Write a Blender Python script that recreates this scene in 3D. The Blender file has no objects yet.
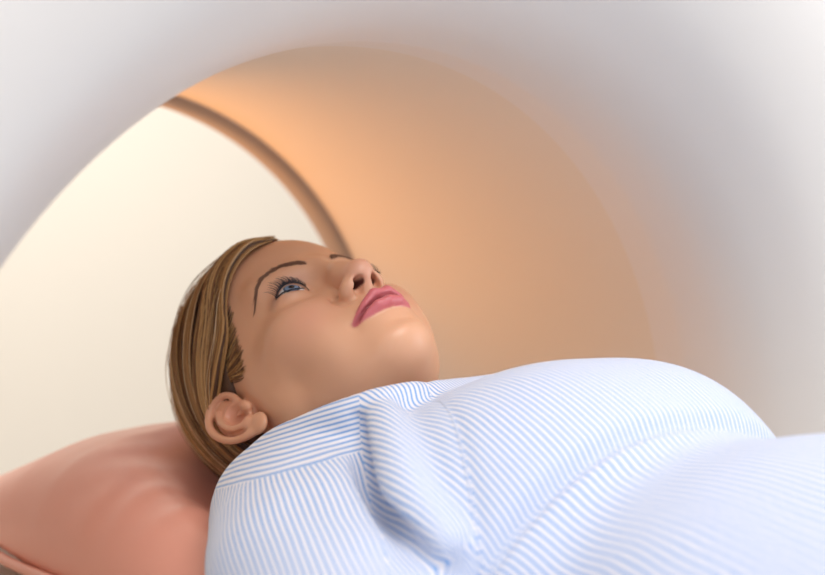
import bpy, bmesh, math, random
import numpy as np
from mathutils import Vector, Matrix

random.seed(7)
rng = np.random.default_rng(7)
C = bpy.context.scene.collection
SC = bpy.context.scene

# ------------------------------------------------------------------ camera, world, lights, exposure
H = np.array([0.0, 0.0, 1.08])            # the middle of the head, between the ears, at eye height
cam_data = bpy.data.cameras.new('camera')
cam = bpy.data.objects.new('camera', cam_data)
C.objects.link(cam)
cam_data.sensor_width = 36.0
cam_data.lens = 1150.0 * 36.0 / 825.0
cam_data.clip_start = 0.02
_r = Vector((0.65715, 0.75376, 0.0)); _d = Vector((0.07879, -0.06869, -0.99452)); _f = Vector((-0.74963, 0.65355, -0.10453))
cam.matrix_world = Matrix(((_r.x, -_d.x, -_f.x, 0.7285), (_r.y, -_d.y, -_f.y, -0.5339), (_r.z, -_d.z, -_f.z, 1.2467), (0, 0, 0, 1)))
cam_data.dof.use_dof = True
cam_data.dof.focus_distance = 0.80
cam_data.dof.aperture_fstop = 4.0
SC.camera = cam

SC.view_settings.view_transform = 'Standard'
SC.view_settings.look = 'None'
SC.view_settings.gamma = 1.0
SC.view_settings.use_curve_mapping = False
SC.view_settings.exposure = 0.38

world = bpy.data.worlds.new('world'); SC.world = world
world.use_nodes = True
_bg = world.node_tree.nodes['Background']
_bg.inputs['Color'].default_value = (0.83, 0.89, 1.0, 1)
_bg.inputs['Strength'].default_value = 0.66

def area(name, loc, target, size, power, col, size_y=None, spread=180):
    l = bpy.data.lights.new(name, 'AREA'); l.energy = power; l.color = col
    l.size = size
    if size_y: l.shape = 'RECTANGLE'; l.size_y = size_y
    l.spread = math.radians(spread)
    o = bpy.data.objects.new(name, l); C.objects.link(o)
    o.location = loc
    o.rotation_euler = (Vector(target) - Vector(loc)).to_track_quat('-Z', 'Y').to_euler()
    return o
area('ceiling_light', (0.85, -0.2, 2.4), (0.1, 0.0, 1.0), 0.8, 14, (1.0, 0.94, 0.88))
area('room_light', (1.5, 1.45, 1.5), (0.2, -0.2, 1.15), 1.2, 10, (0.90, 0.94, 1.0))
area('rear_room_light', (-1.0, 0.5, 2.5), (-1.7, 0.3, 1.0), 1.0, 24, (1.0, 0.95, 0.88))
_l = bpy.data.lights.new('warm_lamp', 'SPOT'); _l.energy = 9; _l.color = (1.0, 0.36, 0.0); _l.spot_size = math.radians(72); _l.spot_blend = 1.0; _l.shadow_soft_size = 0.06
_o = bpy.data.objects.new('warm_lamp', _l); C.objects.link(_o); _o.location = (-0.62, -0.16, 1.18)
_o.rotation_euler = (Vector((0.0, 0.52, 1.38)) - _o.location).to_track_quat('-Z', 'Y').to_euler()

# ------------------------------------------------------------------ helpers
def mat(name, col, rough=0.5, **kw):
    m = bpy.data.materials.new(name); m.use_nodes = True
    b = m.node_tree.nodes['Principled BSDF']
    b.inputs['Base Color'].default_value = (*col, 1); b.inputs['Roughness'].default_value = rough
    for k, v in kw.items(): b.inputs[k.replace('_', ' ')].default_value = v
    return m
def bump(m, scale, strength, dist=0.002, detail=3):
    nt = m.node_tree; b = nt.nodes['Principled BSDF']
    tc = nt.nodes.new('ShaderNodeTexCoord'); n = nt.nodes.new('ShaderNodeTexNoise'); bp = nt.nodes.new('ShaderNodeBump')
    n.inputs['Scale'].default_value = scale; n.inputs['Detail'].default_value = detail
    bp.inputs['Strength'].default_value = strength; bp.inputs['Distance'].default_value = dist
    nt.links.new(tc.outputs['Object'], n.inputs['Vector']); nt.links.new(n.outputs['Fac'], bp.inputs['Height'])
    nt.links.new(bp.outputs['Normal'], b.inputs['Normal'])
def link(name, me, m=None, parent=None, smooth=True):
    o = bpy.data.objects.new(name, me); C.objects.link(o)
    if m is not None: me.materials.append(m)
    if smooth: me.polygons.foreach_set('use_smooth', [True] * len(me.polygons))
    if parent is not None: o.parent = parent
    return o
def mesh(name, V, F):
    me = bpy.data.meshes.new(name); me.from_pydata([tuple(map(float, v)) for v in V], [], [tuple(map(int, f)) for f in F]); me.update()
    return me
def empty(name, loc=(0, 0, 0)):
    o = bpy.data.objects.new(name, None); o.empty_display_size = 0.1; C.objects.link(o); o.location = loc
    return o
def tag(o, label=None, cat=None, group=None, kind=None):
    for k, v in (('label', label), ('category', cat), ('group', group), ('kind', kind)):
        if v: o[k] = v
    return o

# signed distance field on a grid with its own spacing along each axis; lengths in millimetres, relative to H
class Field:
    def __init__(s, xs, ys, zs):
        s.g = [np.asarray(a, np.float32) for a in (xs, ys, zs)]
        s.D = np.full([len(a) for a in s.g], 60.0, np.float32)
    def block(s, c, r):
        sl = []
        for a, cc in zip(s.g, c):
            i0 = max(np.searchsorted(a, cc - r), 0); i1 = min(np.searchsorted(a, cc + r) + 1, len(a))
            if i1 - i0 < 1: return None
            sl.append(slice(i0, i1))
        return tuple(sl)
    def pts(s, sl): return np.meshgrid(*[a[q] for a, q in zip(s.g, sl)], indexing='ij', sparse=True)
    def apply(s, fn, c, r, op, k):
        sl = s.block(c, r)
        if sl is None: return
        d = fn(*s.pts(sl)); A = s.D[sl]
        if op == 'add':
            h = np.clip(0.5 + 0.5 * (A - d) / k, 0, 1); s.D[sl] = A + (d - A) * h - k * h * (1 - h)
        elif op == 'cut':
            h = np.clip(0.5 - 0.5 * (A + d) / k, 0, 1); s.D[sl] = A + (-d - A) * h + k * h * (1 - h)
        elif op == 'disp': s.D[sl] = A - d
    def mesh(s):
        D = s.D; g = s.g
        inside = D < 0
        nx, ny, nz = D.shape
        cnt = np.zeros((nx - 1, ny - 1, nz - 1), np.uint8)
        for dx in (0, 1):
            for dy in (0, 1):
                for dz in (0, 1): cnt += inside[dx:nx - 1 + dx, dy:ny - 1 + dy, dz:nz - 1 + dz]
        act = (cnt > 0) & (cnt < 8)
        I = np.argwhere(act); n = len(I)
        idx = np.full(act.shape, -1, np.int64); idx[act] = np.arange(n)
        S = np.zeros((n, 3)); W = np.zeros(n)
        cor = [(a, b, c) for a in (0, 1) for b in (0, 1) for c in (0, 1)]
        val = {q: D[I[:, 0] + q[0], I[:, 1] + q[1], I[:, 2] + q[2]].astype(float) for q in cor}
        for p in cor:
            for ax in range(3):
                if p[ax]: continue
                q = list(p); q[ax] = 1; q = tuple(q)
                a, b = val[p], val[q]; m = (a < 0) != (b < 0)
                t = np.where(m, a / np.where(m, a - b, 1), 0)
                P = np.stack([g[i][I[:, i]] + (g[i][I[:, i] + 1] - g[i][I[:, i]]) * (t if i == ax else p[i]) for i in range(3)], 1)
                S += np.where(m[:, None], P, 0); W += m
        V = S / W[:, None]
        F = []
        for ax in range(3):
            u, v = (ax + 1) % 3, (ax + 2) % 3
            lo = [slice(None)] * 3; hi = [slice(None)] * 3; lo[ax] = slice(0, -1); hi[ax] = slice(1, None)
            A, B = inside[tuple(lo)], inside[tuple(hi)]
            E = np.argwhere(A != B)
            E = E[(E[:, u] > 0) & (E[:, v] > 0) & (E[:, u] < D.shape[u] - 1) & (E[:, v] < D.shape[v] - 1)]
            def cell(du, dv):
                c = E.copy(); c[:, u] -= du; c[:, v] -= dv
                return idx[c[:, 0], c[:, 1], c[:, 2]]
            q = np.stack([cell(1, 1), cell(0, 1), cell(0, 0), cell(1, 0)], 1)
            fl = ~A[E[:, 0], E[:, 1], E[:, 2]]
            q[fl] = q[fl][:, ::-1]
            F.append(q)
        return V, np.concatenate(F)
def relax(V, F, n=1, lam=0.5):
    for _ in range(n):
        S = np.zeros_like(V); W = np.zeros(len(V))
        for a, b in ((0, 1), (1, 2), (2, 3), (3, 0)):
            np.add.at(S, F[:, a], V[F[:, b]]); np.add.at(W, F[:, a], 1)
            np.add.at(S, F[:, b], V[F[:, a]]); np.add.at(W, F[:, b], 1)
        V = V + lam * (S / np.maximum(W, 1)[:, None] - V)
    return V
def fast_mesh(name, V, F):
    me = bpy.data.meshes.new(name)
    me.vertices.add(len(V)); me.vertices.foreach_set('co', np.asarray(V, np.float32).ravel())
    k = F.shape[1]
    me.loops.add(F.size); me.loops.foreach_set('vertex_index', F.astype(np.int32).ravel())
    me.polygons.add(len(F)); me.polygons.foreach_set('loop_start', np.arange(0, F.size, k, dtype=np.int32))
    me.update(calc_edges=True); me.validate()
    return me

HR = np.array([[0.0368, -0.3284, -0.9438], [0.9938, 0.1113, 0.0], [0.1051, -0.938, 0.3305]])   # head axes: left, back, crown
def hl(x, y, z):      # body space -> head space
    return [HR[0, i] * x + HR[1, i] * y + HR[2, i] * z for i in range(3)]
def hw(p): return HR @ np.asarray(p, float)

def crv(P, R, n):     # smooth curve through the points
    P = np.asarray(P, float); R = np.asarray(R, float)
    Q = np.column_stack([P, R]); m = len(Q); out = []
    for i in range(m - 1):
        a, b, c, d = Q[max(i - 1, 0)], Q[i], Q[i + 1], Q[min(i + 2, m - 1)]
        for j in range(n):
            t = j / n
            out.append(0.5 * (2 * b + (c - a) * t + (2 * a - 5 * b + 4 * c - d) * t * t + (3 * b - a - 3 * c + d) * t ** 3))
    out.append(Q[-1]); out = np.array(out)
    return out[:, :3], out[:, 3]
def ell_fn(c, r):
    def fn(x, y, z):
        a, b, d = (x - c[0]), (y - c[1]), (z - c[2])
        k0 = np.sqrt((a / r[0]) ** 2 + (b / r[1]) ** 2 + (d / r[2]) ** 2)
        k1 = np.sqrt((a / r[0] ** 2) ** 2 + (b / r[1] ** 2) ** 2 + (d / r[2] ** 2) ** 2)
        return k0 * (k0 - 1) / np.maximum(k1, 1e-6)
    return fn
def cap_fn(a, b, ra, rb):
    a = np.asarray(a, float); b = np.asarray(b, float); ab = b - a; L2 = ab @ ab
    def fn(x, y, z):
        px, py, pz = x - a[0], y - a[1], z - a[2]
        h = np.clip((px * ab[0] + py * ab[1] + pz * ab[2]) / L2, 0, 1)
        return np.sqrt((px - ab[0] * h) ** 2 + (py - ab[1] * h) ** 2 + (pz - ab[2] * h) ** 2) - (ra + (rb - ra) * h)
    return fn
def gau_fn(c, s, a):
    s = (s, s, s) if np.isscalar(s) else s
    def fn(x, y, z): return a * np.exp(-(((x - c[0]) / s[0]) ** 2 + ((y - c[1]) / s[1]) ** 2 + ((z - c[2]) / s[2]) ** 2))
    return fn
class Head:           # primitives given in head space; sym mirrors them across the middle of the face
    def __init__(s, f): s.f = f
    def _do(s, fn, c, r, op, k, sym):
        for sg in ((1, -1) if sym else (1,)):
            cc = hw((c[0] * sg, c[1], c[2]))
            def g(x, y, z, sg=sg):
                a, b, d = hl(x, y, z); return fn(a * sg, b, d)
            s.f.apply(g, cc, r, op, k)
    def ell(s, c, r, k=8, op='add', sym=False): s._do(ell_fn(c, r), c, max(r) + k + 14, op, k, sym)
    def cap(s, a, b, ra, rb, k=6, op='add', sym=False):
        a = np.asarray(a, float); b = np.asarray(b, float)
        s._do(cap_fn(a, b, ra, rb), (a + b) / 2, np.linalg.norm(b - a) / 2 + max(ra, rb) + k + 3, op, k, sym)
    def chain(s, P, R, k=4, op='add', sym=False):
        def fn(x, y, z):
            d = None
            for i in range(len(P) - 1):
                e = cap_fn(P[i], P[i + 1], R[i], R[i + 1])(x, y, z)
                d = e if d is None else np.minimum(d, e)
            return d
        c = np.mean(P, 0); r = max(np.linalg.norm(np.asarray(p) - c) for p in P) + max(R) + k + 3
        s._do(fn, c, r, op, k, sym)
    def gau(s, c, sg, a, sym=False): s._do(gau_fn(c, sg, a), c, 2.6 * (sg if np.isscalar(sg) else max(sg)), 'disp', 1, sym)
    def fn(s, fn, c, r, op, k, sym=False): s._do(fn, c, r, op, k, sym)

def axis_steps(lo, f0, f1, hi, fine, coarse):
    a = list(np.arange(f0, f1, fine)); st = fine; v = f0
    left = []
    while v > lo: st = min(st * 1.25, coarse); v -= st; left.append(v)
    st = fine; v = a[-1]; right = []
    while v < hi: st = min(st * 1.25, coarse); v += st; right.append(v)
    return np.array(left[::-1] + a + right)

# ------------------------------------------------------------------ person: one continuous body
LIP_UP = [(0, -104.2, -65.2), (5.5, -104.8, -63.8), (15, -98.3, -66.6), (25.5, -87.5, -71)]
LIP_LINE = [(0, -103, -69.8), (6, -102.5, -69.2), (16, -96.5, -70.2), (27, -88.5, -71.5)]
LIP_LOW = [(0, -102.6, -74.2), (9, -101.0, -73.8), (17, -94.9, -73.0), (25, -87.5, -71.4)]
EYE = (33.0, -76.0, -4.0)
def lid_up(u): return EYE[2] + 6.4 * (1 - (u / 14.6) ** 2) - 0.3 + 0.11 * u
def lid_low(u): return EYE[2] - 4.6 * (1 - (u / 14.6) ** 2) - 0.6 + 0.11 * u
def slit(x, y, z):
    u = x - EYE[0]
    return np.maximum(np.maximum(z - lid_up(u), lid_low(u) - z), np.maximum(y + 72, np.abs(u) - 14.6))
def build_body():
    f = Field(axis_steps(-128, -122, 118, 960, 1.3, 9), axis_steps(-330, -96, 96, 330, 1.3, 7), axis_steps(-175, -118, 132, 140, 1.3, 7))
    h = Head(f)
    h.ell((0, 6, 42), (75, 96, 80), 10)                                   # cranium
    h.ell((0, -36, -24), (62, 53, 80), 26)                                # face
    h.ell((0, -52, 52), (58, 38, 40), 18)                                 # forehead
    h.cap((44, -6, -56), (9, -72, -91), 17, 14, 24, sym=True)           # jaw
    h.ell((0, -81, -93), (14.5, 13.5, 12.5), 12)                               # chin
    h.ell((0, -45, -88), (34, 41, 18), 20)                                # under the chin
    h.ell((55, -12, -26), (15, 24, 36), 16, sym=True)                     # in front of the ear
    h.ell((44, -58, -27), (18, 22, 14), 24, sym=True)                     # cheekbones
    h.ell((31, -65, -50), (19, 18, 27), 22, sym=True)                     # cheeks
    h.ell((0, -77, -64), (27, 23, 25), 14)                                # around the mouth
    h.cap((12, -85, 17), (43, -73, 22), 8, 8, 18, sym=True)               # brows
    h.ell((33, -94, -4), (19, 15, 11.5), 12, 'cut', sym=True)             # eye sockets
    h.cap((0, -89, 12), (0, -108, -36), 7.5, 7.5, 9)                      # nose bridge
    h.cap((0, -98, -20), (0, -103, -38), 9.5, 11, 9)                      # nose sides
    h.ell((0, -109.5, -37.5), (8.8, 9, 8.4), 5)                           # tip
    h.ell((11.5, -97.5, -42), (7.6, 11, 7.5), 4, sym=True)                # wings
    h.cap((0, -108, -45), (0, -99, -51), 3.2, 3.6, 4)                     # between the nostrils
    h.cap((6.2, -110, -47.5), (8.6, -100.5, -47.5), 2.4, 3.9, 1.6, 'cut', sym=True)
    h.cap((6.8, -108, -46), (8.5, -93, -33), 3.6, 3.2, 1.6, 'cut', sym=True)
    h.chain([(19.5, -88, -34), (21, -91, -42), (18, -93, -50)], [1.2, 1.6, 1.0], 4, 'cut', sym=True)     # crease behind the wing
    # lids around the eyeball
    h.ell((33, -76, -4), (16, 14.2, 13.8), 6, sym=True)
    h.fn(slit, (33, -84, -4), 24, 'cut', 1.0, True)
    h.chain([(20, -87, 2), (27, -90.5, 6), (38, -88.5, 7.6), (48, -79, 3.4)], [0.7, 1.2, 1.2, 0.6], 4, 'cut', sym=True)   # fold above the lid
    # lips
    h.chain(LIP_UP, [3.9, 4.4, 3.9, 1.6], 2.4, sym=True)
    h.chain(LIP_LOW, [4.3, 4.2, 3.4, 1.5], 2.2, sym=True)
    h.chain([(0, -105, -69.8), (6, -104.6, -69.2), (16, -98, -70.2), (26.5, -89, -71.5)], [1.9, 1.9, 1.7, 1.2], 1.2, 'cut', sym=True)
    h.gau((0, -105, -55), (3.4, 8, 7), -1.8)                              # groove under the nose
    h.gau((0, -100, -90), (15, 9, 6), -2.6)                               # dip above the chin
    h.gau((28, -90, -73), (5, 7, 6), -1.8, True)                          # mouth corners
    # ear, in its own frame: up the ear, backwards, outwards
    ea = np.array([0.02, 0.21, 0.977]); eb = np.array([0.42, 0.887, -0.19]); eb -= ea * (ea @ eb)
    ea /= np.linalg.norm(ea); eb /= np.linalg.norm(eb); en = np.cross(eb, ea); ec = np.array([75.0, 5.0, -13.0])
    if en[0] < 0: en = -en
    def EP(p): return ec + ea * p[0] + eb * p[1] + en * p[2]
    def etube(P, R, k, op='add'):
        P, R = crv(P, R, 4); h.chain([EP(p) for p in P], R, k, op, True)
    def eell(c, r, k, op='add'):
        g = ell_fn(c, r)
        def fn(x, y, z):
            u = [(x - ec[0]) * q[0] + (y - ec[1]) * q[1] + (z - ec[2]) * q[2] for q in (ea, eb, en)]
            return g(*u)
        h.fn(fn, EP(c), max(r) + k + 8, op, k, True)
    etube([(0, 2, -8), (2, 5, 0)], [13, 12], 5)
    eell((3, 7, 2.5), (28, 14, 3.4), 4)
    etube([(-1, -6, 3), (12, -9, 4), (24, -6, 5), (31, 3, 6), (30, 13, 7), (22, 20, 8), (10, 22.5, 8.5), (-4, 21, 8), (-16, 16, 7), (-24, 9, 5)], [2.2, 2.6, 2.8, 3.0, 3.2, 3.3, 3.4, 3.4, 3.2, 3.4], 2)
    eell((-27, 0, 3.5), (9, 8.5, 3.8), 4)
    eell((-2, 3, 7), (13, 9, 6.5), 2, 'cut')
    etube([(20, 7, 7), (10, 12.5, 8.5), (-5, 12.5, 9), (-15, 6, 7.5)], [2.4, 2.6, 2.7, 2.4], 2)
    etube([(24, 10, 8), (11, 17.5, 9), (-5, 16.8, 9), (-17, 11.5, 8)], [1.5, 1.8, 1.7, 1.2], 2, 'cut')
    eell((20, 1, 8), (6, 4.5, 2.6), 2, 'cut')
    etube([(-4, -4, 3), (1, 3, 3.5)], [2.2, 1.4], 2)
    eell((-7, -7.5, 5), (6.5, 4, 4), 3)
    eell((-17, 2.5, 6), (4, 5, 3.4), 3)
    # neck, in body space from here on
    def cap(a, b, ra, rb, k): 
        a = np.asarray(a, float); b = np.asarray(b, float)
        f.apply(cap_fn(a, b, ra, rb), (a + b) / 2, np.linalg.norm(b - a) / 2 + max(ra, rb) + k + 8, 'add', k)
    def ell(c, r, k): f.apply(ell_fn(c, r), c, max(r) + k + 10, 'add', k)
    cap((22, 4, -46), (150, 0, -82), 48, 50, 12)
    ell((280, 0, -85), (190, 150, 78), 40)
    cap((175, -105, -92), (175, 105, -92), 44, 44, 24)
    ell((265, -68, -52), (55, 55, 42), 30); ell((265, 68, -52), (55, 55, 42), 30)
    ell((520, 0, -92), (200, 140, 72), 50)
    ell((640, 0, -92), (110, 160, 78), 40)
    for s in (-1, 1):
        cap((195, s * 150, -88), (430, s * 235, -105), 42, 35, 20)
        cap((430, s * 235, -105), (640, s * 245, -112), 36, 24, 16)
        cap((640, s * 245, -112), (700, s * 242, -118), 24, 24, 14)
        for j, (dy, L) in enumerate(((-27, 62), (-9, 72), (9, 76), (26, 66))):
            cap((700, s * 242 + dy * 0.7, -118), (700 + L * 0.6, s * 242 + dy, -116), 9, 8.5, 6); cap((700 + L * 0.6, s * 242 + dy, -116), (700 + L, s * 242 + dy, -124), 8.5, 7, 4)
        cap((660, s * 222, -116), (716, s * 200, -122), 11, 8.5, 8)
        cap((650, s * 85, -98), (960, s * 95, -105), 76, 58, 25)
    return f

# ------------------------------------------------------------------ room
m_wall = mat('cream paint', (0.86, 0.78, 0.66), 0.7)
m_floor = mat('floor vinyl', (0.55, 0.52, 0.5), 0.35)
bump(m_wall, 60, 0.05); bump(m_floor, 20, 0.03)
def box(name, lo, hi, m, parent=None, bevel=0.0, seg=3):
    bm = bmesh.new(); bmesh.ops.create_cube(bm, size=1.0)
    for v in bm.verts: v.co = Vector([lo[i] + (v.co[i] + 0.5) * (hi[i] - lo[i]) for i in range(3)])
    if bevel: bmesh.ops.bevel(bm, geom=bm.edges[:], offset=bevel, segments=seg, profile=0.5, affect='EDGES')
    me = bpy.data.meshes.new(name); bm.to_mesh(me); bm.free()
    return link(name, me, m, parent, smooth=bool(bevel))
tag(box('wall_back', (-2.5, -2.6, 0), (-2.4, 3.2, 2.8), m_wall), kind='structure')
tag(box('wall_right', (-2.4, 3.1, 0), (2.6, 3.2, 2.8), m_wall), kind='structure')
tag(box('floor', (-2.4, -2.6, -0.05), (2.6, 3.1, 0), m_floor), kind='structure')

# ------------------------------------------------------------------ scanner
GC = np.array([0.0, -0.12])            # axis of the tunnel, (y, z) relative to H
def revolve(name, prof, m, parent, seg=160):
    P = np.asarray(prof, float); n = len(P); V = []; F = []
    for i in range(seg):
        a = 2 * math.pi * i / seg
        for x, r in P: V.append((x, GC[0] + H[1] + r * math.cos(a), GC[1] + H[2] + r * math.sin(a)))
    for i in range(seg):
        j = (i + 1) % seg
        for k in range(n - 1): F.append((i * n + k, j * n + k, j * n + k + 1, i * n + k + 1))
    return link(name, mesh(name, V, F), m, parent)
def smooth_prof(P, n=8):
    Q, _ = crv([(a, b, 0) for a, b in P], np.zeros(len(P)), n); return Q[:, :2]
m_shell = mat('white scanner plastic', (0.80, 0.75, 0.69), 0.38)
m_liner = mat('pale tunnel plastic', (0.79, 0.71, 0.60), 0.42)
m_trim = mat('beige rim plastic', (0.42, 0.34, 0.27), 0.4)
scanner = tag(empty('scanner_gantry', (0, 0, 0)), 'white scanner ring with an orange lit tunnel around the lying woman', 'scanner')
XF = 0.06
revolve('front_cover', smooth_prof([(XF, 0.3735), (0.08, 0.3738), (0.10, 0.375), (0.14, 0.384), (0.18, 0.404), (0.22, 0.44), (0.25, 0.50), (0.27, 0.58), (0.28, 0.68), (0.28, 0.80), (0.27, 0.88), (0.24, 0.935), (0.18, 0.955), (-0.05, 0.955)]), m_shell, scanner)
revolve('tunnel_liner', [(XF, 0.3735), (0.0, 0.3735), (-0.1, 0.3735), (-0.2, 0.3735), (-0.3, 0.3735), (-0.372, 0.3735)], m_liner, scanner)
revolve('tunnel_rim', smooth_prof([(-0.372, 0.374), (-0.376, 0.366), (-0.386, 0.362), (-0.398, 0.362), (-0.408, 0.366), (-0.412, 0.376)], 4), m_trim, scanner)
revolve('rear_cover', smooth_prof([(-0.40, 0.372), (-0.42, 0.40), (-0.44, 0.48), (-0.45, 0.6), (-0.45, 0.8), (-0.43, 0.9), (-0.36, 0.955), (-0.05, 0.955)]), m_shell, scanner)
box('foot', (-0.36, -0.8, 0.0), (0.16, 0.8, 0.32), m_shell, scanner, 0.04)

# ------------------------------------------------------------------ table and head cushion
m_cradle = mat('cream table plastic', (0.90, 0.82, 0.70), 0.4)
m_vinyl = mat('salmon vinyl', (0.88, 0.40, 0.30), 0.33)
bump(m_vinyl, 45, 0.12, 0.003)
table = tag(empty('scanner_table', (0.5, 0, 0)), 'cream patient table running through the tunnel under the salmon cushion', 'table')
def ribbon(name, xs, half, ztop, thick, m, parent, bow=0.0, off=(0.5, 0, 0)):
    V = []; F = []; n = 24
    for x in xs:
        top = [(x, half * math.sin(t), ztop - bow * math.cos(t) ** 2) for t in np.linspace(-math.pi / 2, math.pi / 2, n)]
        bot = [(x, y * 0.98, ztop - thick - 0.04 * (1 - (y / half) ** 2)) for _, y, _ in top[::-1]]
        V += [(a - off[0], b, c) for a, b, c in top + bot]
    k = 2 * n
    for i in range(len(xs) - 1):
        for j in range(k): F.append((i * k + j, i * k + (j + 1) % k, (i + 1) * k + (j + 1) % k, (i + 1) * k + j))
    F.append(tuple(range(k))[::-1]); F.append(tuple((len(xs) - 1) * k + j for j in range(k)))
    o = link(name, mesh(name, V, F), m, parent)
    return o
ribbon('cradle', np.linspace(-0.36, 1.9, 20), 0.225, H[2] - 0.171, 0.03, m_cradle, table, 0.025)
box('pedestal', (0.45 - 0.5, -0.2, 0.0), (1.75 - 0.5, 0.2, 0.835), m_shell, table, 0.03)

# ------------------------------------------------------------------ person
def vcol(o, name, A):
    a = o.data.color_attributes.new(name, 'FLOAT_COLOR', 'POINT')
    a.data.foreach_set('color', np.column_stack([A, np.ones(len(A))]).astype(np.float32).ravel())
def attr_mat(name, attr, rough=0.5):
    m = mat(name, (0.5, 0.5, 0.5), rough); nt = m.node_tree
    a = nt.nodes.new('ShaderNodeAttribute'); a.attribute_name = attr
    nt.links.new(a.outputs['Color'], nt.nodes['Principled BSDF'].inputs['Base Color'])
    return m
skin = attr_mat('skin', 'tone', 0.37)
_b = skin.node_tree.nodes['Principled BSDF']
_b.inputs['Subsurface Weight'].default_value = 0.15; _b.inputs['Subsurface Radius'].default_value = (1.0, 0.35, 0.2); _b.inputs['Subsurface Scale'].default_value = 0.006
_b.inputs['Specular IOR Level'].default_value = 0.4
bump(skin, 900, 0.06, 0.0006)
_f = build_body()
BV, BF = _f.mesh(); BV = relax(BV, BF, 2, 0.5)
person = tag(empty('person', H), 'blonde woman lying on her back in a blue striped gown, looking up', 'person')
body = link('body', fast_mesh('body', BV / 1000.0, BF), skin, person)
hx, hy, hz = hl(BV[:, 0], BV[:, 1], BV[:, 2]); hax = np.abs(hx)
def chain_d(P, R):
    d = None
    for i in range(len(P) - 1):
        e = cap_fn(P[i], P[i + 1], R[i], R[i + 1])(hax, hy, hz); d = e if d is None else np.minimum(d, e)
    return d
tone = np.tile(np.array([0.72, 0.385, 0.23]), (len(BV), 1))
def mixin(w, col):
    global tone
    w = np.clip(w, 0, 1)[:, None]; tone = tone * (1 - w) + np.array(col) * w
g3 = lambda c, sg: np.exp(-(((hax - c[0]) / sg[0]) ** 2 + ((hy - c[1]) / sg[1]) ** 2 + ((hz - c[2]) / sg[2]) ** 2))
mixin(0.45 * g3((40, -75, -40), (20, 26, 18)), (0.68, 0.28, 0.20))      # blush
mixin(0.5 * g3((0, -112, -40), (14, 14, 12)), (0.72, 0.33, 0.25))
mixin(0.6 * g3((80, 12, -10), (10, 22, 30)), (0.72, 0.30, 0.20))        # ears
mixin(0.45 * g3((34, -88, 4), (16, 14, 9)), (0.72, 0.44, 0.36))         # upper lids
mixin(0.6 * g3((46, -79, -2), (6, 7, 4)), (0.20, 0.09, 0.09)); mixin(0.35 * g3((36, -88, -9.5), (10, 8, 2.2)), (0.30, 0.14, 0.13))   # eye make-up
lipd = np.minimum(chain_d(LIP_UP, [3.9, 4.4, 3.9, 1.6]), chain_d(LIP_LOW, [4.3, 4.2, 3.4, 1.5]))
mixin(1.0 * (1.3 - lipd) / 0.9 * (hy < -84), (0.60, 0.155, 0.165))
mixin(0.9 * np.exp(-(chain_d(LIP_LINE, [0, 0, 0, 0]) / 2.3) ** 2), (0.22, 0.025, 0.03))  # shade in the gap between the lips, painted into the tone
mixin((3.9 - chain_d([(6.4, -107, -46.5), (8.5, -93, -33)], [0, 0])) / 0.6, (0.10, 0.025, 0.02))  # nostril insides coloured near black to stand in for their shade
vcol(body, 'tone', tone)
from mathutils.bvhtree import BVHTree
_bvh = BVHTree.FromPolygons([Vector(v) for v in BV], BF.tolist())
def hray(p, d):       # head-space ray onto the body, millimetres
    loc, n, i, t = _bvh.ray_cast(Vector(hw(p)), Vector(hw(d)))
    return None if loc is None else (HR.T @ np.array(loc), HR.T @ np.array(n))
def tubes(name, strands, m, parent, sides=4, cols=None):
    """strands: list of (points in millimetres in head space, radii)"""
    V = []; F = []; K = []
    for si, (P, R) in enumerate(strands):
        P = np.asarray(P, float); T = np.gradient(P, axis=0); T /= np.linalg.norm(T, axis=1)[:, None] + 1e-9
        ref = np.array([0.31, 0.17, 0.93]); A = np.cross(T, ref); A /= np.linalg.norm(A, axis=1)[:, None] + 1e-9; B = np.cross(T, A)
        base = sum(len(v) for v in V); n = len(P); ring = []
        for k in range(sides):
            a = 2 * math.pi * k / sides
            ring.append(P + (A * math.cos(a) + B * math.sin(a)) * np.asarray(R)[:, None])
        V.append(np.stack(ring, 1).reshape(-1, 3))
        i = np.arange(n - 1)[:, None] * sides; k = np.arange(sides)[None]; k2 = (k + 1) % sides
        F.append(np.stack([i + k, i + k2, i + sides + k2, i + sides + k], -1).reshape(-1, 4) + base)
        if cols is not None: K.append(np.repeat(np.asarray(cols[si], float), sides, axis=0) if np.ndim(cols[si]) == 2 else np.tile(cols[si], (n * sides, 1)))
    V = np.concatenate(V); F = np.concatenate(F)
    o = link(name, fast_mesh(name, (V @ HR.T) / 1000.0, F), m, parent)
    if cols is not None: vcol(o, 'tone', np.concatenate(K))
    return o

# eyes
m_eye = mat('eye', (0.8, 0.78, 0.76), 0.08)
nt = m_eye.node_tree; tc = nt.nodes.new('ShaderNodeTexCoord'); sp = nt.nodes.new('ShaderNodeVectorMath'); sp.operation = 'DOT_PRODUCT'
nv = nt.nodes.new('ShaderNodeVectorMath'); nv.operation = 'NORMALIZE'; sp.inputs[1].default_value = (0, -1, 0)
rp = nt.nodes.new('ShaderNodeValToRGB'); ac = nt.nodes.new('ShaderNodeMath'); ac.operation = 'ARCCOSINE'
nt.links.new(tc.outputs['Object'], nv.inputs[0]); nt.links.new(nv.outputs[0], sp.inputs[0]); nt.links.new(sp.outputs['Value'], ac.inputs[0]); nt.links.new(ac.outputs[0], rp.inputs['Fac'])
cr = rp.color_ramp; cr.elements[0].position = 0.0; cr.elements[0].color = (0.005, 0.005, 0.008, 1); cr.elements[1].position = 1.0; cr.elements[1].color = (0.80, 0.77, 0.76, 1)
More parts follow.
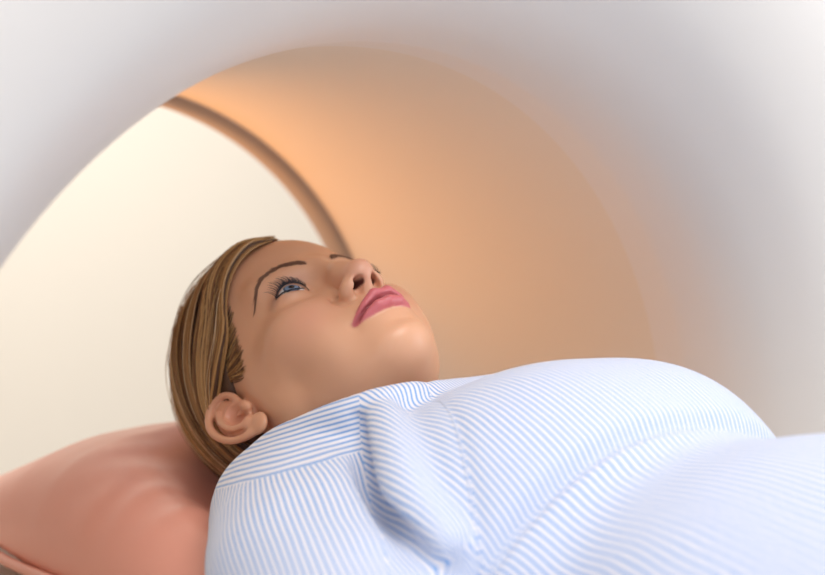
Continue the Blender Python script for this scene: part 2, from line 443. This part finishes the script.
for p, c in ((0.17, (0.005, 0.005, 0.008)), (0.20, (0.16, 0.24, 0.36)), (0.38, (0.20, 0.30, 0.44)), (0.46, (0.04, 0.06, 0.10)), (0.50, (0.05, 0.07, 0.11)), (0.55, (0.80, 0.77, 0.76))):
    e = cr.elements.new(p); e.color = (*c, 1)
nt.links.new(rp.outputs['Color'], nt.nodes['Principled BSDF'].inputs['Base Color'])
HM = Matrix([list(r) for r in HR]).to_4x4()
for sg in (-1, 1):
    bm = bmesh.new(); bmesh.ops.create_uvsphere(bm, u_segments=48, v_segments=32, radius=0.0127)
    me = bpy.data.meshes.new('eyeball'); bm.to_mesh(me); bm.free()
    o = link('eyeball', me, m_eye, person)
    c = hw((EYE[0] * sg, EYE[1], EYE[2])) / 1000.0
    gaze = Matrix.Rotation(math.radians(-9), 4, 'Z') @ Matrix.Rotation(math.radians(-4), 4, 'X')
    o.matrix_basis = Matrix.Translation(Vector(c)) @ HM @ gaze

# lashes and lid line
m_lash = mat('dark lashes', (0.02, 0.015, 0.02), 0.5)
for sg in (-1, 1):
    S = []
    def on_ball(u, z, r=14.4):
        dz = z - EYE[2]; return np.array([sg * (EYE[0] + u), EYE[1] - math.sqrt(max(r * r - (u * 0.93) ** 2 - dz * dz, 4)), z])
    us = np.linspace(-14.0, 14.4, 30)
    S.append(([on_ball(u, lid_up(u) + 0.1) for u in us], np.interp(us, [-14, -6, 8, 14.4], [0.2, 0.6, 0.95, 0.5])))
    us2 = np.linspace(-6, 14.2, 20)
    S.append(([on_ball(u, lid_low(u) - 0.2) for u in us2], np.interp(us2, [-6, 6, 14.2], [0.2, 0.6, 0.6])))
    for u in np.linspace(-11, 14.4, 46):
        L = np.interp(u, [-11, -4, 6, 14.4], [4.5, 7, 9.5, 8.5]) * rng.uniform(0.8, 1.1)
        p = on_ball(u, lid_up(u)); side = np.interp(u, [-11, 0, 14.4], [-0.3, 0.1, 0.75]) + rng.normal() * 0.1
        d0 = np.array([sg * side * 0.5, -1.0, -0.1]); d1 = np.array([sg * side, -0.35, 1.0])
        P = [p + L * (t * (1 - t) * d0 * 1.1 + t * t * d1 * 0.85) for t in np.linspace(0, 1, 7)]
        S.append((P, np.linspace(0.34, 0.06, 7)))
    for u in np.linspace(-5, 14, 22):
        L = np.interp(u, [-5, 14], [2.0, 4.0]) * rng.uniform(0.8, 1.1); p = on_ball(u, lid_low(u))
        S.append(([p + L * np.array([sg * 0.35 * t * (u / 14), -0.6 * t, -0.8 * t * t]) for t in np.linspace(0, 1, 5)], np.linspace(0.2, 0.05, 5)))
    tubes('eyelashes', S, m_lash, person, 4)

# brows
m_brow = mat('brown brows', (0.20, 0.09, 0.05), 0.6)
BROW = crv([(11, 0, 13), (17, 0, 18), (28, 0, 24), (41, 0, 24), (48.5, 0, 20), (52, 0, 16)], [2.0, 2.5, 2.3, 1.7, 1.0, 0.4], 12)
for sg in (-1, 1):
    S = []
    P0, W0 = BROW
    for i in range(190):
        t = rng.uniform(0, len(P0) - 1.01); k = int(t); p = P0[k] + (P0[k + 1] - P0[k]) * (t - k); w = W0[k]
        d = P0[k + 1] - P0[k]; d /= np.linalg.norm(d)
        a = np.array([p[0], p[2] + rng.uniform(-1, 1) * w]); b = a + rng.uniform(4, 7) * (np.array([d[0], d[2]]) + np.array([0, 0.25 * (1 - t / len(P0))]))
        Q = []
        for q in np.linspace(0, 1, 4):
            c = a + (b - a) * q; hit = hray((sg * c[0], -160, c[1]), (0, 1, 0))
            if hit: Q.append(hit[0] + hit[1] * (0.25 + 0.5 * q))
        if len(Q) == 4: S.append((Q, np.array([0.3, 0.34, 0.28, 0.08])))
    tubes('eyebrow', S, m_brow, person, 3)

# hair: a cap on the scalp and strands combed from the parting over the side to the nape
HC = np.array([0.0, 13.0, 44.0]); HRAD = np.array([85.0, 107.0, 97.0])
def shell(d, off): d = np.asarray(d, float); d = d / np.linalg.norm(d); return HC + d * (1 / np.sqrt(((d / (HRAD + off)) ** 2).sum()))
GUIDE = [   # from the forehead hairline back to the crown; right side of the head, mirrored for the left
    [(-6, -88, 72), (-22, -86, 67), (-42, -76, 58), (-60, -60, 44), (-68, -38, 28), (-74, -8, 22), (-80, 22, 16), (-78, 42, -10), (-62, 56, -46)],
    [(6, -84, 82), (-22, -78, 84), (-48, -62, 74), (-66, -40, 56), (-76, -8, 42), (-80, 22, 26), (-78, 44, 0), (-70, 62, -24), (-50, 76, -52)],
    [(8, -60, 112), (-24, -50, 112), (-54, -32, 96), (-74, -4, 72), (-80, 26, 46), (-78, 52, 16), (-66, 72, -14), (-44, 86, -42), (-26, 88, -60)],
    [(8, -10, 134), (-28, 0, 128), (-58, 16, 104), (-76, 36, 70), (-78, 58, 36), (-68, 78, 4), (-50, 92, -24), (-26, 98, -48), (-12, 94, -62)],
    [(6, 50, 128), (-22, 60, 120), (-46, 72, 98), (-60, 84, 66), (-58, 98, 34), (-46, 106, 4), (-30, 108, -24), (-14, 106, -46), (-4, 100, -62)]]
GUIDE = np.array(GUIDE, float)
def hair_path(s, side):
    t = s * (len(GUIDE) - 1); k = min(int(t), len(GUIDE) - 2); G = GUIDE[k] * (1 - t + k) + GUIDE[k + 1] * (t - k)
    if side > 0: G = G * np.array([-1, 1, 1]) + np.array([10, 0, 0]) + np.outer(np.linspace(1, 0, 9), np.array([0, 18, 40]) * max(0, 1 - s / 0.35))
    return G
def hair_cols(n, base, tip_light):
    return np.array([np.array(base) * (0.8 + 0.2 * tip_light) for _ in range(n)])
m_hair = attr_mat('blonde hair', 'tone', 0.38)
m_scalp = mat('brown hair roots', (0.09, 0.04, 0.018), 0.6)
S = []; CC = []
PAL = [(0.10, 0.045, 0.02), (0.26, 0.12, 0.04), (0.46, 0.24, 0.08), (0.64, 0.38, 0.15), (0.80, 0.58, 0.34)]
for side in (-1, 1):
    for lock in range(150 if side < 0 else 80):
        s0 = rng.uniform(0, 1) ** 1.2; depth = rng.uniform(-5, 3.5); ci = rng.choice(5, p=[0.3, 0.26, 0.18, 0.16, 0.10])
        wav = rng.uniform(0, 6.28); amp = rng.uniform(0, 2.6)
        lj = rng.normal(size=3) * np.array([1.5, 3.0, 3.0])
        for j in range(16):
            s1 = min(max(s0 + rng.normal() * 0.012, 0), 1); G, _ = crv(hair_path(s1, side) + lj * np.linspace(1, 0.3, 9)[:, None], np.zeros(9), 4)
            n = len(G); tt = np.linspace(0, 1, n); P = []
            dd = depth + rng.normal() * 0.7
            for q in range(n):
                e = shell(G[q] - HC, dd + 1.5 * math.sin(wav + tt[q] * 6) * amp * 0.5 + np.interp(tt[q], [0, 0.12, 1], [-5.0, 0, 0]))
                if tt[q] < 0.72 and s1 < 0.6:
                    u = (G[q] - HC) / np.linalg.norm(G[q] - HC); hb = hray(HC + u * 220, -u)
                    if hb: 
                        need = np.linalg.norm(hb[0] - HC) + 1.0 + (dd + 5) * 0.9 * np.interp(tt[q], [0, 0.15], [0.1, 1]); cur = np.linalg.norm(e - HC)
                        blend = np.interp(s1, [0.2, 0.6], [0, 1]); wb = np.interp(tt[q], [0.42, 0.68], [1, 0]); e = e + wb * (HC + u * (need * (1 - blend) + max(cur, need) * blend) - e)
                nat = G[q]; w = 0.0 * np.interp(s1, [0, 0.25], [0.75, 0.0]) * np.interp(tt[q], [0, 0.65, 1], [1, 1, 0.5]); P.append(e * (1 - w) + nat * w)
            P = np.array(P) + (amp * 0.9 * np.sin(wav + 5 * tt) * np.interp(tt, [0, 0.15], [0.2, 1]))[:, None] * np.array([0.0, 0.75, 0.6])
            R = np.interp(tt, [0, 0.1, 0.7, 1], [0.4, 0.64, 0.64, 0.25])
            b = np.array(PAL[ci]) * rng.uniform(0.75, 1.2)
            a = int(rng.uniform(0, 0.09) * n) if s1 < 0.15 else 0
            S.append((P[a:], R[a:] * np.interp(np.arange(n - a), [0, 3], [0.35, 1]))); CC.append(b)
    for k in range(60 if side < 0 else 30):      # loose single hairs
        s1 = rng.uniform(0, 1) ** 1.6; G, _ = crv(hair_path(s1, side), np.zeros(9), 4); n = len(G); tt = np.linspace(0, 1, n)
        lift = rng.uniform(1.5, 6.5); ph = rng.uniform(0, 6.28); e0 = rng.uniform(0.45, 1.0)
        P = np.array([shell(G[q] - HC, 2 + lift * math.sin(math.pi * tt[q]) + 1.2 * math.sin(ph + 7 * tt[q])) for q in range(n)])[: max(6, int(n * e0))]
        S.append((P, np.linspace(0.28, 0.12, len(P)))); CC.append(np.array(PAL[rng.integers(1, 5)]))
for side in (-1, 1):      # short hairs in front of the ear
    for k in range(420):
        t = rng.uniform(0, 1); a = np.array([-61, -55, 39]) * (1 - t) + np.array([-69, -21, -1]) * t + rng.normal(size=3) * np.array([0.5, 2.8, 2.8])
        b = np.array([-76, -2 + 16 * (1 - t), 30]) + rng.normal(size=3) * 2.5; m = (a + b) / 2 + np.array([0, 2, -6 * t]); L = rng.uniform(0.5, 1.0)
        P = []
        for q in np.linspace(0, L, 8):
            c = a * (1 - q) ** 2 + 2 * m * q * (1 - q) + b * q * q; hb = hray((side * 200, c[1], c[2]), (-side, 0, 0))
            if hb: P.append(hb[0] + hb[1] * (0.2 + 3.0 * q))
        if len(P) == 8: S.append((P, np.array([0.12, 0.25, 0.36, 0.4, 0.4, 0.36, 0.3, 0.15]))); CC.append(np.array(PAL[rng.choice(5, p=[0.35, 0.35, 0.2, 0.1, 0.0])]))
hair = tubes('hair', S, m_hair, person, 4, CC)
fh = Field(np.arange(-150, 60, 3.0), np.arange(-112, 112, 3.0), np.arange(-130, 150, 3.0))
def capfn(x, y, z):
    a, b, c = hl(x, y, z)
    d = ell_fn(HC, HRAD - 5)(a, b, c)
    front = -62 + 0.0 * c
    lim = np.interp(c, [-70, -40, -8, 10, 30, 45, 60, 80, 100], [40, 36, 30, -8, -34, -46, -66, -74, -70])
    return np.maximum(np.maximum(d, (lim - b) * 0.8), (-62 - c))
fh.D = np.asarray(capfn(*np.meshgrid(*fh.g, indexing='ij', sparse=True)), np.float32)
CV, CF = fh.mesh(); CV = relax(CV, CF, 2)
link('hair_underlayer', fast_mesh('hair_underlayer', CV / 1000.0, CF), m_scalp, hair)

# head cushion: rounded vinyl pad, dented under the head
def cushion():
    n = 64; V = []; F = []; xs = np.linspace(-0.43, 0.135, 90)
    for x in xs:
        e = np.clip(min(x + 0.43, 0.135 - x) / 0.05, 0, 1); e = math.sqrt(max(1 - (1 - e) ** 2, 0)) if e > 0 else 0.02
        w0 = 0.172 * (0.75 + 0.25 * e) * np.interp(x, [-0.43, -0.25], [0.92, 1.0])
        zt = np.interp(x, [-0.43, -0.40, -0.36, -0.30, -0.22, -0.15, -0.08, 0.02, 0.135], [-0.150, -0.143, -0.131, -0.104, -0.070, -0.054, -0.055, -0.068, -0.082])
        zb = -0.168; zm = zb + 0.016
        for j in range(n):
            a = 2 * math.pi * j / n; ca, sa = math.cos(a), math.sin(a)
            w = w0 * (np.interp(x, [-0.43, -0.2, 0.0], [0.4, 0.5, 0.90]) if ca > 0 else 1.0)
            y = w * np.sign(ca) * abs(ca) ** 0.62
            z = zm + ((zt - zm) if sa > 0 else (zm - zb)) * np.sign(sa) * abs(sa) ** (0.75 if sa > 0 else 0.5) * (0.5 + 0.5 * e)
            if sa > 0:
                dent = (0.060 + 0.02 * np.clip(x / 0.08, 0, 1)) * math.exp(-(min(x + 0.012, 0) / 0.085) ** 2 - (y / 0.095) ** 4)
                rip = 0.0008 * math.sin(60 * math.hypot(x + 0.02, y) + 3 * math.sin(9 * math.atan2(y, x + 0.02))) * math.exp(-((math.hypot(x + 0.05, y) - 0.13) / 0.05) ** 2)
                z -= 0.012 * max(y / w, 0) ** 1.5
                z -= 0.035 * np.clip((y + 0.06) / 0.08, 0, 1) ** 1.5 * np.interp(x, [-0.45, -0.18], [1, 0])
                z = max(z - dent, zb + 0.012) + rip
            V.append((x, y, z))
    m = len(xs)
    for i in range(m - 1):
        for j in range(n): F.append((i * n + j, i * n + (j + 1) % n, (i + 1) * n + (j + 1) % n, (i + 1) * n + j))
    F.append(tuple(range(n))[::-1]); F.append(tuple((m - 1) * n + j for j in range(n)))
    return mesh('head_cushion', V, F)
cush = link('head_cushion', cushion(), m_vinyl, None); cush.location = H
tag(cush, 'salmon pink vinyl cushion under the blonde woman\'s head', 'cushion')
def world_tube(name, P, r, m, parent, sides=8):
    P, _ = crv(P, np.zeros(len(P)), 6); R = np.full(len(P), r)
    T = np.gradient(P, axis=0); T /= np.linalg.norm(T, axis=1)[:, None]
    A = np.cross(T, [0.1, 0.05, 1.0]); A /= np.linalg.norm(A, axis=1)[:, None]; B = np.cross(T, A); V = []; F = []
    for i in range(len(P)):
        for k in range(sides): V.append(P[i] + r * (A[i] * math.cos(2 * math.pi * k / sides) + B[i] * math.sin(2 * math.pi * k / sides)))
    for i in range(len(P) - 1):
        for k in range(sides): F.append((i * sides + k, i * sides + (k + 1) % sides, (i + 1) * sides + (k + 1) % sides, (i + 1) * sides + k))
    return link(name, mesh(name, V, F), m, parent)
world_tube('piping', [(0.11, -0.173, -0.140), (0.0, -0.175, -0.146), (-0.1, -0.176, -0.153), (-0.2, -0.176, -0.162), (-0.3, -0.171, -0.166), (-0.38, -0.162, -0.166), (-0.42, -0.135, -0.166), (-0.432, -0.09, -0.166)], 0.0045, m_vinyl, cush)

# gown: sewn from striped panels
def build_gown():
    f = Field(axis_steps(-40, -30, 480, 1010, 3.0, 12), axis_steps(-345, -270, 200, 345, 3.0, 10), axis_steps(-185, -120, 75, 90, 3.0, 8))
    def cap(a, b, ra, rb, k, op='add'):
        a = np.asarray(a, float); b = np.asarray(b, float)
        f.apply(cap_fn(a, b, ra, rb), (a + b) / 2, np.linalg.norm(b - a) / 2 + max(ra, rb) + k + 14, op, k)
    def chain(P, R, k, op='add'):
        P, R = crv(P, R, 5)
        def fn(x, y, z):
            d = None
            for i in range(len(P) - 1):
                e = cap_fn(P[i], P[i + 1], R[i], R[i + 1])(x, y, z); d = e if d is None else np.minimum(d, e)
            return d
        c = P.mean(0); f.apply(fn, c, np.linalg.norm(P - c, axis=1).max() + R.max() + k + 10, op, k)
    def ell(c, r, k, op='add'): f.apply(ell_fn(c, r), c, max(r) + k + 20, op, k)
    ell((260, 0, -75), (190, 165, 100), 30)
    ell((270, 5, -28), (95, 125, 74), 30)                 # loose cloth over the chest
    ell((285, 60, -40), (75, 70, 75), 25)
    cap((176, -115, -76), (176, 115, -76), 52, 52, 28)
    ell((530, 0, -72), (230, 172, 108), 20)
    ell((440, 0, -62), (110, 150, 84), 20)
    cap((640, 0, -90), (1000, 0, -100), 88, 80, 40)
    cap((640, -85, -98), (1000, -95, -105), 84, 68, 25); cap((640, 85, -98), (1000, 95, -105), 84, 68, 25)
    for s in (-1, 1):
        cap((206, s * 155, -77), (440, s * 232, -105), 61, 52, 18)
        cap((440, s * 232, -105), (520, s * 240, -108), 50, 50, 18)
    for P, R, k in FOLDS: chain(P, R, k)
    for P, R, k in VALLEYS: chain(P, R, k, 'cut')
    def seam(n, c, a, w):
        n = np.asarray(n, float); n /= np.linalg.norm(n)
        f.D += a * np.exp(-((n[0] * f.g[0][:, None, None] + n[1] * f.g[1][None, :, None] + n[2] * f.g[2][None, None, :] - c) / w) ** 2).astype(np.float32)
    seam(WN, WC / np.linalg.norm(WN), 7, 4.5)
    seam(RAG, RAGC, 1.6, 4)
    # opening for the neck
    cap((-60, 4, -20), (130, 0, -62), 70, 58, 4, 'cut')
    h = Head(f); h.ell((0, -50, -70), (62, 70, 62), 3, 'cut')
    return f
FOLDS = [
    ([(110, -95, -40), (150, -115, -42), (195, -140, -55)], [30, 36, 38], 20),
    ([(48, -88, -60), (98, -112, -60), (158, -140, -70)], [16, 38, 48], 25),
    ([(34, -88, -60), (72, -95, -36), (120, -95, -8), (160, -84, 10), (168, -50, 16), (160, -5, 12), (150, 50, 8)], [11, 12, 12, 12, 11, 10, 10], 14),
    ([(172, -76, 12), (200, -92, 8), (238, -116, -1), (272, -136, -13), (306, -144, -27)], [10, 13, 15, 15, 13], 9),
    ([(185, -128, -26), (225, -150, -34), (275, -168, -44)], [14, 20, 18], 12),
]
VALLEYS = [([(168, -92, 10), (180, -100, -1), (207, -115, -10), (238, -133, -19), (284, -154, -24), (318, -160, -32)], [3, 6, 9, 9, 7, 3], 4)]
WN = (1.0, -0.12, 0.0); WC = 345.0      # waist seam plane
RAG = (0.552, 0.834, 0.0); RAGC = 66.0
GF = build_gown(); GV, GQ = GF.mesh(); GV = relax(GV, GQ, 2)
def cloth_mat():
    m = mat('striped cotton', (0.8, 0.8, 0.9), 0.85); nt = m.node_tree; b = nt.nodes['Principled BSDF']
    a = nt.nodes.new('ShaderNodeAttribute'); a.attribute_name = 'stripe'
    tc = nt.nodes.new('ShaderNodeTexCoord'); n = nt.nodes.new('ShaderNodeTexNoise'); n.inputs['Scale'].default_value = 22; n.inputs['Detail'].default_value = 1
    def math_(op, x, y=None, z=None):
        q = nt.nodes.new('ShaderNodeMath'); q.operation = op
        for i, v in enumerate((x, y, z)):
            if v is None: continue
            if isinstance(v, (int, float)): q.inputs[i].default_value = v
            else: nt.links.new(v, q.inputs[i])
        return q.outputs[0]
    nt.links.new(tc.outputs['Object'], n.inputs['Vector'])
    v = math_('ADD', a.outputs['Fac'], math_('MULTIPLY', n.outputs['Fac'], 3.0))
    t = math_('SINE', math_('MULTIPLY', v, 2 * math.pi / 3.8))
    w = nt.nodes.new('ShaderNodeMapRange'); w.interpolation_type = 'SMOOTHSTEP'; w.inputs['From Min'].default_value = -0.1; w.inputs['From Max'].default_value = 0.65
    nt.links.new(t, w.inputs['Value'])
    mx = nt.nodes.new('ShaderNodeMix'); mx.data_type = 'RGBA'; mx.inputs[6].default_value = (0.75, 0.72, 0.75, 1); mx.inputs[7].default_value = (0.19, 0.35, 0.64, 1)
    nt.links.new(w.outputs[0], mx.inputs[0]); nt.links.new(mx.outputs[2], b.inputs['Base Color'])
    wv = nt.nodes.new('ShaderNodeTexNoise'); wv.inputs['Scale'].default_value = 1200; bp = nt.nodes.new('ShaderNodeBump'); bp.inputs['Strength'].default_value = 0.15; bp.inputs['Distance'].default_value = 0.0006
    nt.links.new(tc.outputs['Object'], wv.inputs['Vector']); nt.links.new(wv.outputs['Fac'], bp.inputs['Height']); nt.links.new(bp.outputs['Normal'], b.inputs['Normal'])
    b.inputs['Sheen Weight'].default_value = 0.3
    return m
m_cloth = cloth_mat()
gown_src = bpy.data.meshes.new('gown_cloth'); gown_src.from_pydata(GV.tolist(), [], GQ.tolist())
def stripes(P, N, Fc, d):
    """even stripes over a curved panel: a scalar whose slope is one everywhere, its lines running along d"""
    D = d(P); D = D - N * (D * N).sum(1)[:, None]; wv = np.clip((D * D).sum(1), 0, 1) * np.clip(N[:, 2] * 1.2 - N[:, 1] * 0.5 + 0.25, 0.004, 1); D /= np.linalg.norm(D, axis=1)[:, None] + 1e-9
    G = np.cross(N, D)
    E = np.concatenate([np.stack([Fc[:, a], Fc[:, b]], 1) for a, b in ((0, 1), (1, 2), (2, 0))]); E = np.unique(np.sort(E, 1), axis=0)
    i, j = E[:, 0], E[:, 1]; w = wv[i] * wv[j] + 1e-5; r = w * ((G[i] + G[j]) * 0.5 * (P[j] - P[i])).sum(1)
    n = len(P)
    def L(x): q = w * (x[j] - x[i]); return np.bincount(j, q, n) - np.bincount(i, q, n)
    b = np.bincount(j, r, n) - np.bincount(i, r, n); dg = np.bincount(i, w, n) + np.bincount(j, w, n) + 1e-9
    x = P @ G.mean(0); q = b - L(x); z = q / dg; p = z.copy(); rz = q @ z
    for _ in range(2500):
        Ap = L(p); al = rz / (p @ Ap + 1e-12); x = x + al * p; q = q - al * Ap
        if q @ q < 1e-11 * (b @ b): break
        z = q / dg; rn = q @ z; p = z + rn / rz * p; rz = rn
    return x
def panel(name, planes, d, parent, coord=None):
    """cut one panel out of the cloth; planes keep the side where n.p > c"""
    bm = bmesh.new(); bm.from_mesh(gown_src)
    for n, c in planes:
        n = Vector(n); L = n.length; n = n / L
        bmesh.ops.bisect_plane(bm, geom=bm.verts[:] + bm.edges[:] + bm.faces[:], plane_co=n * (c / L), plane_no=n, clear_inner=True, dist=1e-5)
    bmesh.ops.triangulate(bm, faces=bm.faces[:]); bm.normal_update(); bm.verts.index_update()
    P = np.array([v.co[:] for v in bm.verts]); N = np.array([v.normal[:] for v in bm.verts]); Fc = np.array([[v.index for v in q.verts] for q in bm.faces])
    sc = coord(P) if coord else stripes(P, N, Fc, d if callable(d) else (lambda P: np.tile(np.asarray(d, float), (len(P), 1))))
    for v in bm.verts: v.co = v.co / 1000.0
    me = bpy.data.meshes.new(name); bm.to_mesh(me); bm.free()
    at = me.attributes.new('stripe', 'FLOAT', 'POINT'); at.data.foreach_set('value', sc.astype(np.float32))
    return link(name, me, m_cloth, parent)
N1 = np.array(RAG); ARM = 18.0; LARM = (0.552, -0.834, 0.0)
neg = lambda n: tuple(-q for q in n)
YN = (-0.335, -0.046, 0.941); YC = -64.5
ARMR = (0.305, 0.952, 0.0); ARML = (0.305, -0.952, 0.0)
gown = panel('gown', [(RAG, RAGC), (neg(WN), -WC), (LARM, 18.0)], (.88, -.12, -.42), person)
panel('skirt', [(WN, WC), (ARMR, -28), (ARML, -28)], (.93, -.3, .2), gown)
panel('front_yoke', [(neg(RAG), -RAGC), (RAG, ARM), (neg(WN), -WC)], (.97, -.2, .1), gown)
panel('sleeve', [(neg(RAG), -ARM), (neg(YN), -YC), (neg(WN), -WC)], (.88, -.36, -.27), gown)
panel('sleeve', [(neg(LARM), -18.0), (RAG, RAGC), (neg(WN), -WC)], (1, .3, 0), gown)
panel('shoulder_yoke', [(neg(RAG), -ARM), (YN, YC)], (.92, .35, .2), gown, lambda P: P @ np.array(YN) * 1.15)
panel('lower_sleeve', [(WN, WC), (neg(ARMR), 28)], (.95, -.3, -.1), gown)
panel('lower_sleeve', [(WN, WC), (neg(ARML), 28)], (.95, .3, -.1), gown)
_gb = BVHTree.FromPolygons([Vector(v) for v in GV], GQ.tolist())
def seam_tube(name, c, u, v, a0, a1, r, n=160):
    c = Vector(c); u = Vector(u).normalized(); v = Vector(v).normalized(); P = []
    for a in np.linspace(a0, a1, n):
        d = u * math.cos(a) + v * math.sin(a); loc, nn, i, t = _gb.ray_cast(c, d)
        if loc is not None: P.append(np.array(loc) + np.array(nn) * (-0.4 if nn.dot(d) > 0 else 0.4))
    P = np.array(P); P[1:-1] = (P[:-2] + 2 * P[1:-1] + P[2:]) / 4
    Q = P / 1000.0; o = world_tube(name, Q, r / 1000.0, m_cloth, gown, 6)
    V = np.array([q.co[:] for q in o.data.vertices]).reshape(-1, 6, 3).mean(1); L = np.concatenate([[0], np.cumsum(np.linalg.norm(np.diff(V, axis=0), axis=1))]) * 1000
    at = o.data.attributes.new('stripe', 'FLOAT', 'POINT'); at.data.foreach_set('value', np.repeat(L, 6).astype(np.float32))
seam_tube('waist_seam', (WC, 0, -85), (0.12, 1, 0), (0, 0, 1), -0.3, math.pi + 0.3, 1.7)
seam_tube('front_seam', (186, -44, -70), (0, 0, 1), (0.834, -0.552, 0), -0.1, 1.6, 0.9)
bpy.data.meshes.remove(gown_src)
